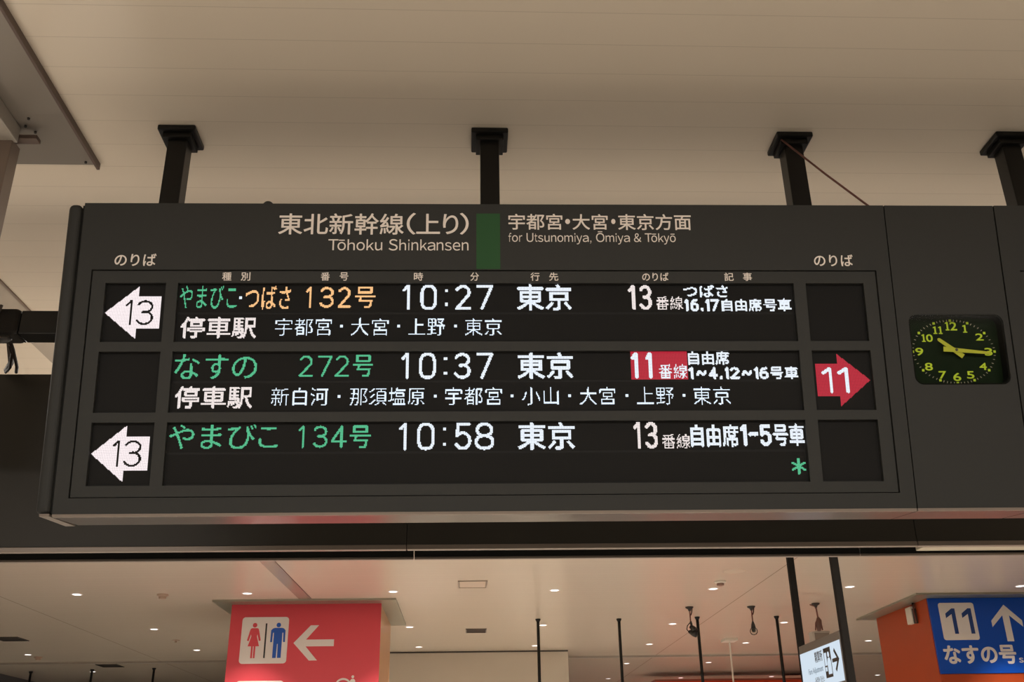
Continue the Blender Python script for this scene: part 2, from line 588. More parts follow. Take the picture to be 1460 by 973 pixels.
board = board_thing('departure_board', 'long charcoal departure board with three rows of lit train times', 'departure board', 0)
U0, U1 = -1.5377, 1.6389
RU0, RU1, RV0, RV1 = -1.4857, 1.5825, 0.0714, 0.9490
body(board, U0, U1)
trim(board, U0, U1)
MB().plate(rect(U0, U1, VB, VT), [rect(RU0, RU1, RV0, RV1)], 0, 0.05).build('front_panel', charcoal, board, bevel=0.0015)
COLS = ((-1.4303, -1.1989), (-1.1537, 1.2490), (1.2970, 1.5284))
ROWS = ((0.6606, 0.8972), (0.3878, 0.6236), (0.1158, 0.3510))
SEAMS = (0.7789, 0.5081, 0.2364)
MB().plate(rect(RU0 + 0.0035, RU1 - 0.0035, RV0 + 0.0035, RV1 - 0.0035), [rect(a, b, c, d) for a, b in COLS for c, d in ROWS],
           0.006, 0.021).build('inner_frame', charcoal_in, board, bevel=0.001)
MB().box(RU0, RU1, 0.034, 0.049, RV0, RV1).build('back_plate', groove_black, board)
# rounded end section at the left with a dark joint
CAP = [(0.0, VB + 0.004), (0.0, VT - 0.004), (0.69, 1.110), (0.25, -0.004)]
cap = MB()
pts = [(0.0, VB), (0.0, VT), (0.69, 1.112), (0.25, -0.004)]
cap.prism_x(pts, -1.6030, -1.5490)
capo = cap.build('end_cap', charcoal, board, bevel=0.022, seg=5)
capl = [(0.0, VB - 0.0005), (0.0015, VB - 0.0105), (0.25, -0.0115), (0.25, -0.006)]
MB().prism_x([(0.003, VB + 0.002), (0.004, VB - 0.0075), (0.25, -0.0105), (0.25, -0.004)], -1.585, -1.5490).build('cap_lower_edge', lip_metal, board)
MB().prism_x([(0.014, VB + 0.004), (0.014, VT - 0.006), (0.60, 1.11), (0.24, 0.002)], -1.5490, -1.5377).build('joint_strip', groove_black, board)
# ring bolt on the top
eb = MB()
ring = [(-0.830 + 0.016 * math.cos(a), 0.03, VT - 0.004 + 0.019 * math.sin(a)) for a in [PI * i / 12 for i in range(13)]]
eb.tube(ring, 0.008, 8)
eb.box(-0.852, -0.808, 0.018, 0.042, VT - 0.012, VT - 0.002)
eb.build('ring_bolt', black_print, board, smooth=False)
# printed header
HEAD = [
    ('東北新幹線', -0.7784, -0.2878, 1.0946, 1.1841, .010), ('（', -0.2762, -0.2408, 1.0952, 1.1864, .010),
    ('上', -0.2381, -0.1446, 1.0983, 1.1829, .010), ('り', -0.1329, -0.0728, 1.097, 1.1817, .010),
    ('）', -0.066, -0.0317, 1.0957, 1.187, .010)]
HEAD2 = [('宇都宮', 0.1259, 0.3405, 1.1167, 1.1842, .010), ('・', 0.3516, 0.3709, 1.1412, 1.1625, 0),
         ('大宮', 0.3805, 0.5214, 1.1173, 1.1834, .010), ('・', 0.5353, 0.5519, 1.1417, 1.163, 0),
         ('東京方面', 0.5622, 0.8548, 1.1165, 1.1842, .010)]
SMALL = [('種', -0.9858, -0.9505), ('別', -0.9139, -0.8780), ('番', -0.6058, -0.5713), ('号', -0.5333, -0.4994),
         ('時', -0.2448, -0.2090), ('分', -0.0252, 0.0088), ('行', 0.2106, 0.2461), ('先', 0.2835, 0.3196),
         ('のりば', 0.6501, 0.7544), ('記', 0.9753, 1.0121), ('事', 1.0495, 1.0852)]


def lettering(name, items, y, parent, m=None, thick=0.0005):
    mb = MB()
    for s, x0, x1, z0, z1, off in items:
        mb.text(s, (x0, x1, z0, z1), y, off, thick)
    return mb.build(name, m or letter_white, parent)


lettering('line_name_lettering', HEAD, 0, board)
for s, x0, x1 in (('Tōhoku', -.5809, -.3702), ('Shinkansen', -.3450, -.0323)):
    MB().latin(s, x0, x1, 1.0296, .0452, 0).build('line_name_latin_lettering', letter_white, board)
lettering('direction_lettering', HEAD2, 0, board)
MB().latin('for Utsunomiya, Ōmiya & Tōkyō', 0.1253, 0.7896, 1.0663, .0360, 0).build('direction_latin_lettering', letter_white, board)
lettering('platform_heading_lettering', [('のりば', -1.4014, -1.2424, 0.9637, 1.0140, .014)], 0, board)
lettering('platform_heading_lettering', [('のりば', 1.3366, 1.4930, 0.9656, 1.0145, .014)], 0, board)
for s, x0, x1 in SMALL:
    lettering('column_heading_lettering', [(s, x0, x1, 0.9061, 0.9402, .012)], 0.006, board)
g_ = MB().box(-0.001, 0.0925, -0.001, 0.0005, 0.9525, 1.1844).build('line_colour_block', green_print, board)
g_['label'] = 'dark green line colour block'

# ---- LED lettering: strokes for figures, font outlines for the rest, sampled on the dot grid
def arc(cx, cy, rx, ry, a0, a1, n=16):
    return [(cx + rx * math.cos(math.radians(a0 + (a1 - a0) * i / n)), cy + ry * math.sin(math.radians(a0 + (a1 - a0) * i / n))) for i in range(n + 1)]


def sup(cx, cy, rx, ry, e, n=40):
    out = []
    for i in range(n + 1):
        a = 2 * PI * i / n
        c_, s__ = math.cos(a), math.sin(a)
        out.append((cx + rx * math.copysign(abs(c_) ** (2 / e), c_), cy + ry * math.copysign(abs(s__) ** (2 / e), s__)))
    return out


STROKES = {
    '0': [sup(.5, .5, .5, .5, 3.0)],
    '1': [[(0, .83), (.80, 1), (1, 1), (1, 0)]],
    '2': [[(0.02, .86)] + arc(.48, .72, .48, .28, 150, -20) + [(.0, .0), (1, 0)]],
    '3': [arc(.46, .76, .50, .24, 155, -90) , [(.3, .52), (.46, .52)], arc(.46, .27, .54, .27, 90, -155)],
    '4': [[(.70, 0), (.70, 1), (0, .27), (1, .27)]],
    '5': [[(.92, 1), (.10, 1), (.05, .52)] + arc(.46, .32, .54, .32, 120, -150)],
    '6': [sup(.5, .3, .5, .3, 2.4), [(0, .3)] + [(.03, .55), (.14, .78), (.34, .94), (.80, 1)]],
    '7': [[(0, 1), (1, 1), (.30, 0)]],
    '8': [sup(.5, .76, .43, .24, 2.2), sup(.5, .26, .5, .26, 2.2)],
    '~': [[(0, .35), (.12, .6), (.28, .68), (.5, .5), (.72, .35), (.88, .42), (1, .65)]],
    ',': [[(.75, .13), (.25, -.04)]],
    '*': [[(.5, 0), (.5, 1)], [(.03, .74), (.97, .26)], [(.03, .26), (.97, .74)]],
}


def tri_mask(tris, gx, gy):
    m = np.zeros((len(gy), len(gx)), bool)
    for a, b, c in tris:
        lo = (min(a[0], b[0], c[0]), min(a[1], b[1], c[1]))
        hi = (max(a[0], b[0], c[0]), max(a[1], b[1], c[1]))
        i0, i1 = np.searchsorted(gx, lo[0]), np.searchsorted(gx, hi[0])
        j0, j1 = np.searchsorted(gy, lo[1]), np.searchsorted(gy, hi[1])
        if i0 == i1 or j0 == j1:
            continue
        X, Y = np.meshgrid(gx[i0:i1], gy[j0:j1])
        d = [(q[0] - p[0]) * (Y - p[1]) - (q[1] - p[1]) * (X - p[0]) for p, q in ((a, b), (b, c), (c, a))]
        m[j0:j1, i0:i1] |= ((d[0] >= 0) & (d[1] >= 0) & (d[2] >= 0)) | ((d[0] <= 0) & (d[1] <= 0) & (d[2] <= 0))
    return m


def text_tris(s):
    cu = bpy.data.curves.new('tmp', 'FONT')
    cu.body = s
    cu.resolution_u = 4
    o = bpy.data.objects.new('tmp', cu)
    C.objects.link(o)
    me = o.to_mesh()
    me.calc_loop_triangles()
    co = [v.co for v in me.vertices]
    tr = [[(co[i].x, co[i].y) for i in t.vertices] for t in me.loop_triangles]
    o.to_mesh_clear()
    bpy.data.objects.remove(o)
    bpy.data.curves.remove(cu)
    return tr


def stroke_hits(paths, gx, gy, half):
    X, Y = np.meshgrid(gx, gy)
    best = np.full(X.shape, 1e9)
    for p in paths:
        for (ax, ay), (bx, by) in zip(p[:-1], p[1:]):
            dx, dy = bx - ax, by - ay
            l2 = dx * dx + dy * dy or 1e-12
            t = np.clip(((X - ax) * dx + (Y - ay) * dy) / l2, 0, 1)
            best = np.minimum(best, np.hypot(X - ax - t * dx, Y - ay - t * dy))
    return best <= half


class Grid:
    """one LED panel: u0, v0 of its lower left corner"""

    def __init__(self, u0, u1, v0, v1):
        self.nx = int(round((u1 - u0) / PITCH))
        self.ny = int(round((v1 - v0) / PITCH))
        self.gx = u0 + (np.arange(self.nx) + .5) * (u1 - u0) / self.nx
        self.gy = v0 + (np.arange(self.ny) + .5) * (v1 - v0) / self.ny

    def fine(self, k):
        d = PITCH
        sub = (np.arange(k) + .5) / k - .5
        return (self.gx[:, None] + sub * d).ravel(), (self.gy[:, None] + sub * d).ravel()

    def coverage(self, fm, k):
        return fm.reshape(self.ny, k, self.nx, k).mean(axis=(1, 3))

    def glyphs(self, s, us, v0, v1, off):
        tr = []
        if len(us) == 2:
            parts = [(s, us[0], us[1])]
        else:
            parts = [(c, us[2 * i], us[2 * i + 1]) for i, c in enumerate(s)]
        allt = [(text_tris(p), a, b) for p, a, b in parts]
        ylo = min(p[1] for T, a, b in allt for t_ in T for p in t_)
        yhi = max(p[1] for T, a, b in allt for t_ in T for p in t_)
        for T, a, b in allt:
            xlo = min(p[0] for t_ in T for p in t_)
            xhi = max(p[0] for t_ in T for p in t_)
            for t_ in T:
                tr.append([(a + (p[0] - xlo) / (xhi - xlo) * (b - a), v0 + (p[1] - ylo) / (yhi - ylo) * (v1 - v0)) for p in t_])
        K = 6
        fx, fy = self.fine(K)
        fm = tri_mask(tr, fx, fy)
        r = off * (v1 - v0) * K / PITCH          # heavier (or lighter) strokes
        if abs(r) > .3:
            src = fm if r > 0 else ~fm
            out = src.copy()
            R_ = int(math.ceil(abs(r)))
            for dj in range(-R_, R_ + 1):
                for di in range(-R_, R_ + 1):
                    if di * di + dj * dj <= r * r + .2:
                        out |= np.roll(np.roll(src, dj, 0), di, 1)
            fm = out if r > 0 else ~out
        return self.coverage(fm, K) >= 0.5

    def figures(self, s, us, v0, v1, wd):
        half = wd * PITCH / 2
        m = np.zeros((self.ny, self.nx), bool)
        for i, c in enumerate(s):
            a, b = us[2 * i], us[2 * i + 1]
            if c == ':':
                for f in (.22, .77):
                    m |= ((self.gx[None, :] > a) & (self.gx[None, :] < b) & (np.abs(self.gy[:, None] - (v0 + (v1 - v0) * f)) < (b - a) / 2))
                continue
            sx0, sx1, sy0, sy1 = a + half, b - half, v0 + half, v1 - half
            paths = [[(sx0 + x * (sx1 - sx0), sy0 + y * (sy1 - sy0)) for x, y in p] for p in STROKES[c]]
            m |= stroke_hits(paths, self.gx, self.gy, half)
        return m

    def area(self, a, b, c, d):
        return ((self.gx[None, :] > a) & (self.gx[None, :] < b) & (self.gy[:, None] > c) & (self.gy[:, None] < d))

    def poly(self, pts):
        X, Y = np.meshgrid(self.gx, self.gy)
        m = np.zeros(X.shape, bool)
        n = len(pts)
        for i in range(n):
            (x0, y0), (x1, y1) = pts[i], pts[(i + 1) % n]
            c = (y0 > Y) != (y1 > Y)
            with np.errstate(divide='ignore', invalid='ignore'):
                xi = (x1 - x0) * (Y - y0) / (y1 - y0 if y1 != y0 else 1e-12) + x0
            m ^= c & (X < xi)
        return m

    def dots(self, name, m, material, parent, y):
        """every lit dot a small square of the one lit lettering"""
        h = PITCH * 0.45
        mb = MB()
        for j, i in zip(*np.nonzero(m)):
            x, z = self.gx[i], self.gy[j]
            mb.add([(x - h, y, z - h), (x + h, y, z - h), (x + h, y, z + h), (x - h, y, z + h)], [(0, 1, 2, 3)])
        return mb.build(name, material, parent)


LED = [
    (0, 'train_name_text', 'やまびこ', [-1.1477, -0.9288], 0.7968, 0.8919, 'green', 0.004),
    (0, 'separator_dot', '.', [-0.9195, -0.9067], 0.8352, 0.8487, 'white', 0),
    (0, 'train_name_text', 'つばさ', [-0.8952, -0.7212], 0.7955, 0.8907, 'orange', 0.008),
    (0, 'train_number_text', '#132', [-0.6625, -0.6411, -0.608, -0.5541, -0.5388, -0.4885], 0.8005, 0.8856, 'orange', 2.7),
    (0, 'train_number_text', '号', [-0.4713, -0.3957], 0.8005, 0.8857, 'orange', 0.012),
    (0, 'heading_text', '停車駅', [-1.135, -0.8471], 0.6802, 0.7637, 'cream', 0.02),
    (0, 'stop_name_text', '宇都宮', [-0.7747, -0.5578], 0.6888, 0.7603, 'ice', -0.011),
    (0, 'separator_dot', '.', [-0.5256, -0.514], 0.7214, 0.7332, 'ice', 0),
    (0, 'stop_name_text', '大宮', [-0.4862, -0.3398], 0.6885, 0.7601, 'ice', -0.011),
    (0, 'separator_dot', '.', [-0.3069, -0.2966], 0.7212, 0.733, 'ice', 0),
    (0, 'stop_name_text', '上野', [-0.2655, -0.1228], 0.6882, 0.76, 'ice', -0.011),
    (0, 'separator_dot', '.', [-0.0884, -0.0781], 0.7209, 0.7328, 'ice', 0),
    (0, 'stop_name_text', '東京', [-0.0474, 0.0966], 0.6879, 0.7598, 'ice', -0.011),
    (1, 'stop_name_text', '新白河', [-0.777, -0.5611], 0.4148, 0.4851, 'ice', -0.011),
    (1, 'separator_dot', '.', [-0.5253, -0.5153], 0.4464, 0.4577, 'ice', 0),
    (1, 'stop_name_text', '那須塩原', [-0.4806, -0.1977], 0.4146, 0.4848, 'ice', -0.011),
    (1, 'separator_dot', '.', [-0.1616, -0.152], 0.446, 0.4574, 'ice', 0),
    (1, 'stop_name_text', '宇都宮', [-0.1208, 0.0962], 0.4143, 0.4845, 'ice', -0.011),
    (1, 'separator_dot', '.', [0.1307, 0.1411], 0.4458, 0.4572, 'ice', 0),
    (1, 'stop_name_text', '小山', [0.1718, 0.3124], 0.4142, 0.4842, 'ice', -0.011),
    (1, 'separator_dot', '.', [0.3501, 0.3597], 0.4456, 0.457, 'ice', 0),
    (1, 'stop_name_text', '大宮', [0.3911, 0.5303], 0.414, 0.484, 'ice', -0.011),
    (1, 'separator_dot', '.', [0.5687, 0.58], 0.4454, 0.4568, 'ice', 0),
    (1, 'stop_name_text', '上野', [0.6109, 0.7542], 0.4139, 0.4838, 'ice', -0.011),
    (1, 'separator_dot', '.', [0.7873, 0.7981], 0.4452, 0.4567, 'ice', 0),
    (1, 'stop_name_text', '東京', [0.8272, 0.9727], 0.4138, 0.4836, 'ice', -0.011),
    (0, 'time_text', '#10:27', [-0.2889, -0.2599, -0.2199, -0.1545, -0.1248, -0.1131, -0.0834, -0.0216, -0.0018, 0.0645], 0.792, 0.8943, 'white', 3.3),
    (0, 'destination_text', '東京', [0.1581, 0.3696], 0.7919, 0.8945, 'white', 0.02),
    (0, 'platform_text', '#13', [0.5942, 0.6223, 0.6387, 0.6873], 0.7918, 0.893, 'cream', 3.6),
    (0, 'platform_text', '番線', [0.7016, 0.8097], 0.7918, 0.8476, 'cream', -0.004),
    (0, 'remark_text', 'つばさ', [0.8144, 0.9895], 0.8449, 0.8932, 'white', 0.036),
    (0, 'remark_text', '#16,17', [0.8144, 0.8297, 0.8369, 0.8718, 0.8795, 0.8897, 0.8974, 0.9138, 0.9169, 0.9523], 0.7864, 0.8369, 'white', 2.9),
    (0, 'remark_text', '自由席', [0.9641, 1.12], 0.7864, 0.8369, 'white', 0.028),
    (0, 'remark_text', '号車', [1.1287, 1.237], 0.7863, 0.8369, 'white', 0.028),
    (1, 'train_name_text', 'なすの', [-1.1475, -1.0521, -1.03, -0.9433, -0.9296, -0.8356], 0.5186, 0.6158, 'green', 0.0),
    (1, 'train_number_text', '#272', [-0.6768, -0.6245, -0.6076, -0.5504, -0.5402, -0.4872], 0.5267, 0.6106, 'green', 2.35),
    (1, 'train_number_text', '号', [-0.4703, -0.3967], 0.5263, 0.6116, 'green', 0.012),
    (1, 'heading_text', '停車駅', [-1.1362, -0.8469], 0.4068, 0.4903, 'cream', 0.02),
    (1, 'time_text', '#10:37', [-0.2888, -0.2598, -0.2216, -0.1556, -0.1253, -0.1143, -0.0852, -0.0233, -0.002, 0.0631], 0.5174, 0.6198, 'white', 3.3),
    (1, 'destination_text', '東京', [0.1575, 0.3688], 0.5176, 0.619, 'white', 0.02),
    (1, 'platform_block', '[]', [0.5919, 0.8138], 0.5143, 0.6239, 'red', 0),
    (1, 'platform_text', '#11', [0.5944, 0.621, 0.6502, 0.6763], 0.5171, 0.6198, 'white', 4),
    (1, 'platform_text', '番線', [0.7003, 0.811], 0.5157, 0.5731, 'white', -0.004),
    (1, 'remark_text', '自由席', [0.8179, 0.9758], 0.5718, 0.6235, 'white', 0.028),
    (1, 'remark_text', '#1~4,12~16', [0.8146, 0.8358, 0.8458, 0.8861, 0.8937, 0.93, 0.934, 0.9491, 0.9567, 0.9728, 0.9759, 1.0147, 1.0223, 1.0627, 1.0703, 1.088, 1.0905, 1.1274], 0.5136, 0.5613, 'white', 2.9),
    (1, 'remark_text', '号車', [1.1335, 1.2414], 0.513, 0.5619, 'white', 0.028),
    (2, 'train_name_text', 'やまびこ', [-1.1463, -1.0538, -1.0295, -0.9514, -0.929, -0.8233, -0.8149, -0.7417], 0.2515, 0.3466, 'green', 0),
    (2, 'train_number_text', '#134', [-0.6673, -0.646, -0.6106, -0.5591, -0.5468, -0.4869], 0.2549, 0.3386, 'green', 2.35),
    (2, 'train_number_text', '号', [-0.4739, -0.3997], 0.2529, 0.3379, 'green', 0.012),
    (2, 'time_text', '#10:58', [-0.2917, -0.2625, -0.2249, -0.1581, -0.1276, -0.1166, -0.0822, -0.0204, -0.0087, 0.0656], 0.2441, 0.3478, 'white', 3.3),
    (2, 'destination_text', '東京', [0.1561, 0.3679], 0.2454, 0.3462, 'white', 0.02),
    (2, 'platform_text', '#13', [0.5931, 0.6194, 0.6378, 0.6852], 0.2455, 0.3479, 'cream', 3.6),
    (2, 'platform_text', '番線', [0.6993, 0.8079], 0.2449, 0.3009, 'cream', -0.004),
    (2, 'remark_text', '自由席', [0.8124, 0.9917], 0.2525, 0.3368, 'white', 0.024),
    (2, 'remark_text', '#1', [0.9993, 1.0262], 0.2536, 0.3369, 'white', 4),
    (2, 'remark_text', '#~', [1.0309, 1.0704], 0.2884, 0.311, 'white', 4),
    (2, 'remark_text', '#5', [1.0744, 1.1202], 0.2532, 0.3365, 'white', 4),
    (2, 'remark_text', '号車', [1.1265, 1.2445], 0.254, 0.3368, 'white', 0.024),
    (2, 'footnote_mark', '#*', [1.1857, 1.243], 0.1443, 0.2078, 'green', 2.35),
]


RED_ARROW = [(1.522, 0.5083), (1.3980, 0.6135), (1.3980, 0.5729), (1.3128, 0.5729), (1.3128, 0.4461), (1.3980, 0.4461), (1.3980, 0.4045)]
LEFT_ARROW = [(0.0, 0.1040), (0.1230, 0.2097), (0.1230, 0.1692), (0.2095, 0.1692), (0.2095, 0.0409), (0.1230, 0.0409), (0.1230, 0.0)]


def screen(u0, u1, v0, v1, seam=None):
    """a recessed black screen with one or two display panels"""
    s = MB().box(u0 - 0.004, u1 + 0.004, SCREEN + 0.0006, SCREEN + 0.010, v0 - 0.004, v1 + 0.004).build('led_screen', screen_bezel, board)
    bands = [(v0 + .007, v1 - .006)] if seam is None else [(seam + .004, v1 - .005), (v0 + .007, seam - .005)]
    for a, b in bands:
        MB().box(u0 + .006, u1 - .008, SCREEN, SCREEN + 0.002, a, b).build('display_panel', led_panel_mat, s)
    return s


DOT_Y = SCREEN - 0.0004
for r, (c, d) in enumerate(ROWS):
    s = screen(COLS[1][0], COLS[1][1], c, d, SEAMS[r])
    g = Grid(-1.1537, 1.2490, c, d)
    lit = np.zeros((g.ny, g.nx), bool)
    later = []
    seps = []
    for panel, name, txt, us, v0, v1, col, off in LED:
        if panel != r:
            continue
        if txt == '.':
            cx_, cy_ = (us[0] + us[1]) / 2, (v0 + v1) / 2
            ii, jj = int(np.abs(g.gx - cx_).argmin()), int(np.abs(g.gy - cy_).argmin())
            m = np.zeros_like(lit)
            m[jj - 1:jj + 2, ii - 1:ii + 2] = True
            seps.append(m)
            continue
        if txt == '[]':
            later.append((name, us, v0, v1, col))
            continue
        fig = txt[0] == '#'
        m = g.figures(txt[1:], us, v0, v1, off) if fig else g.glyphs(txt, us, v0, v1, off)
        lit |= m
        n_c = len(us) // 2
        # widely spaced characters are pieces of their own
        cuts = [-9.0] + [(us[2 * i + 1] + us[2 * i + 2]) / 2 for i in range(n_c - 1)] + [9.0]
        for i in range(n_c):
            mi = m & (g.gx[None, :] > cuts[i]) & (g.gx[None, :] <= cuts[i + 1])
            o = g.dots(name, mi, LEDM[col], s, DOT_Y)
            if col in ('green', 'orange'):
                o['label'] = col + ' lit lettering'
    for k_ in seps:
        g.dots('separator_dot', k_, LEDM['ice'], s, DOT_Y)
    for name, us, v0, v1, col in later:
        o = g.dots(name, g.area(us[0], us[1], v0, v1) & ~lit, LEDM[col], s, DOT_Y)
        o['label'] = 'red lit block'
    for side in (0, 2):
        s = screen(COLS[side][0], COLS[side][1], c, d)
        g = Grid(COLS[side][0], COLS[side][1], c, d)
        if side == 0 and r in (0, 2):
            pts = [(-1.4275 + x, c + 0.0165 + y) for x, y in LEFT_ARROW]
            base = c + 0.0715
            num = g.figures('13', [-1.3505, -1.3245, -1.3063, -1.2428], base, base + 0.0995, 2.4)
            o = g.dots('arrow', g.poly(pts) & ~num, LEDM['arrow'], s, DOT_Y)
            o['label'] = 'white lit arrow pointing left'
        if side == 2 and r == 1:
            num = g.figures('11', [1.3339, 1.3737, 1.3956, 1.4376], 0.4573, 0.5583, 3.6)
            o = g.dots('arrow', g.poly(RED_ARROW) & ~num, LEDM['red'], s, DOT_Y)
            o['label'] = 'red lit arrow pointing right'
            g.dots('platform_text', num, LEDM['white'], s, DOT_Y)

# ------------------------------------------------------------------ the clock section
ck = board_thing('clock_panel', 'charcoal section holding the analogue clock right of the departure board', 'clock', 1.6430)
q = 1.6430
CU0, CU1 = 1.6430 - q, 2.0880 - q
body(ck, CU0, CU1)
trim(ck, CU0, CU1)
R0 = rrect(1.6885 - q, 2.0655 - q, 0.4848, 0.7664, 0.034)
MB().plate(rect(CU0, CU1, VB, VT), [R0], 0, 0.05).build('front_panel', charcoal, ck, bevel=0.001)
MB().plate(rrect(1.6865 - q, 2.0675 - q, 0.4828, 0.7684, 0.036), [rrect(1.6945 - q, 2.0595 - q, 0.4908, 0.7604, 0.03)], 0.004, 0.0465).build('bezel', mat('bezel_black', (.012, .011, .010), .8, 0, .05), ck)
face = MB().plate(rrect(1.6885 - q, 2.0655 - q, 0.4848, 0.7664, 0.034), [], 0.045, 0.049).build('clock_face', dial_black, ck)
NUM = [('12', [1.8523, 1.9003, 0.7134, 0.7481]), ('11', [1.8018, 1.842, 0.6991, 0.7295]), ('1', [1.9209, 1.9418, 0.7043, 0.7353]),
       ('2', [1.9703, 2.0016, 0.6719, 0.7005]), ('3', [1.9989, 2.03, 0.61, 0.6417]), ('4', [1.9703, 1.9998, 0.5525, 0.5812]),
       ('5', [1.9158, 1.9452, 0.5177, 0.5479]), ('6', [1.8607, 1.8916, 0.5085, 0.5412]), ('7', [1.805, 1.8344, 0.518, 0.5482]),
       ('8', [1.7533, 1.7842, 0.5509, 0.5817]), ('9', [1.7226, 1.7536, 0.6111, 0.6426]), ('10', [1.7523, 1.798, 0.6669, 0.6976])]


def serif(mb, x0, x1, z0, z1, foot=True):
    """a bold roman 1 with slab serifs"""
    wd = x1 - x0
    hh = z1 - z0
    P = [(.10, 0), (.90, 0), (.90, .13), (.68, .13), (.68, 1), (.42, 1), (.08, .90), (.08, .78), (.36, .80), (.36, .13), (.10, .13)]
    mb.prism_y([(x0 + a * wd, z0 + b * hh) for a, b in P], 0.0440, 0.0448)


for s_, (x0, x1, z0, z1) in NUM:
    mb = MB()
    x0, x1 = x0 - q, x1 - q
    if s_ == '1':
        serif(mb, x0, x1, z0, z1)
    elif s_ == '11':
        serif(mb, x0, x0 + .47 * (x1 - x0), z0, z1)
        serif(mb, x0 + .53 * (x1 - x0), x1, z0, z1)
    elif s_ in ('10', '12'):
        serif(mb, x0, x0 + .40 * (x1 - x0), z0, z1)
        mb.text(s_[1], (x0 + .42 * (x1 - x0), x1, z0, z1), 0.0448, .022, .0004)
    else:
        mb.text(s_, (x0, x1, z0, z1), 0.0448, .022, .0004)
    mb.build('numeral', lume, face)
DOTS = [(1.8756, .7535), (1.9438, .7433), (2.0072, .7023), (2.0390, .6268), (2.0072, .5517), (1.9438, .5116), (1.8763, .5002),
        (1.8086, .5118), (1.7449, .5518), (1.7123, .6268), (1.7448, .7030), (1.8088, .7423)]
for x, z in DOTS:
    MB().box(x - q - .0048, x - q + .0048, 0.0442, 0.0448, z - .0048, z + .0048).build('hour_mark', lume, face)
mb = MB()
for i in range(12):
    p0, p1, p2, p3 = [DOTS[(i + k) % 12] for k in (-1, 0, 1, 2)]
    for k in range(1, 5):
        t_ = k / 5
        px_, pz_ = [0.5 * (2 * b_ + (c_ - a_) * t_ + (2 * a_ - 5 * b_ + 4 * c_ - d_) * t_ ** 2 + (3 * b_ - a_ - 3 * c_ + d_) * t_ ** 3)
                    for a_, b_, c_, d_ in zip(p0, p1, p2, p3)]
        an = math.atan2(pz_ - .6268, px_ - 1.8760)
        ca, sa = math.cos(an), math.sin(an)
        l_, w_ = .0038, .0011
        mb.prism_y([(px_ - q + a_ * ca - b_ * sa, pz_ + a_ * sa + b_ * ca) for a_, b_ in ((-l_, -w_), (l_, -w_), (l_, w_), (-l_, w_))], .0443, .0448)
mb.build('minute_marks', tick_pale, face)
hx, hz = 1.8768 - q, 0.6288


def clock_hand(name, tip, tail, w0, w1, y):
    (tx, tz), (bx, bz) = tip, tail
    dx, dz = tx - bx, tz - bz
    l_ = math.hypot(dx, dz)
    dx, dz = dx / l_, dz / l_
    nx, nz = -dz, dx
    P = [(bx + nx * w0, bz + nz * w0), (bx - nx * w0, bz - nz * w0), (tx - nx * w1 - dx * w1, tz - nz * w1 - dz * w1), (tx - dx * w1 * .3 - nx * w1 * .6, tz - dz * w1 * .3 - nz * w1 * .6), (tx, tz),
         (tx - dx * w1 * .3 + nx * w1 * .6, tz - dz * w1 * .3 + nz * w1 * .6), (tx + nx * w1 - dx * w1, tz + nz * w1 - dz * w1)]
    return MB().prism_y(P, y, y + .0015).build(name, hand_olive, ck)


clock_hand('hour_hand', (1.8089 - q, .6753), (1.9030 - q, .6030), .0100, .0066, .0265)
clock_hand('minute_hand', (2.0134 - q, .6156), (1.8254 - q, .6322), .0098, .0046, .0225)
hub = MB()
hub.add([], [])
hub.prism_y(disc(hx, hz, .0055, 16), .0205, .045)
hub.build('hand_hub', hub_brown, ck)
MB().plate(rrect(1.6895 - q, 2.0645 - q, 0.4858, 0.7654, 0.033), [], 0.002, 0.0035).build('cover_glass', glass_mat, ck)

# ------------------------------------------------------------------ the next board at the right edge
nb = board_thing('departure_board', 'charcoal board section beyond the clock, cut by right edge', 'departure board', 2.0935)
n1 = 1.5
body(nb, 0, n1)
trim(nb, 0, n1)
MB().plate(rect(0, n1, VB, VT + .001), [rect(2.1625 - 2.0935, n1 - .06, RV0, RV1)], 0, 0.05).build('front_panel', charcoal, nb, bevel=0.0015)
MB().plate(rect(2.166 - 2.0935, n1 - .064, RV0 + .0035, RV1 - .0035), [rect(.14, .371, *r_) for r_ in ROWS], .006, .021).build('inner_frame', charcoal_in, nb, bevel=0.001)
MB().box(.069, n1 - .06, .030, .045, RV0, RV1).build('back_plate', groove_black, nb)

# ------------------------------------------------------------------ poles holding the boards
POLES = [(-1.300, 3.785, 'black square pole near the left end of the big board'),
         (0.090, 3.780, 'black square pole above the green block of the big board'),
         (1.480, 3.785, 'black square pole with the thin stay wire, left of the clock'),
         (2.490, 3.765, 'black square pole at the right edge above the next board')]
pole = None
for x, y, lab in POLES:
    if pole is None:
        pole = thing('support_pole', lab, 'support pole', (x, y, 3.60), 'black poles holding the departure boards')
        MB().box(-.0425, .0425, -.0425, .0425, .118, H - 3.60 - .02).build('post', black_paint, pole, bevel=.004)
        MB().box(-.083, .083, -.083, .083, H - 3.60 - .026, H - 3.60 - .0005).build('ceiling_plate', black_paint, pole, bevel=.006)
        MB().box(-.062, .062, -.062, .062, H - 3.60 - .052, H - 3.60 - .026).build('collar', black_paint, pole, bevel=.002)
        MB().box(-.050, .050, -.050, .050, .1165, .130).build('foot_plate', black_paint, pole)
        p_ = pole
    else:
        p_ = copy_tree(pole)
        p_.location = (x, y, 3.60)
        p_['label'] = lab
wire = MB().tube([(1.418, 3.716, 4.262), (1.545, 3.60, 4.0), (1.672, 3.47, 3.735)], 0.0045, 8).build('stay_wire', cable_red, None, smooth=True)
tag(wire, 'thin brown stay wire slanting from pole top to board seam', 'wire')

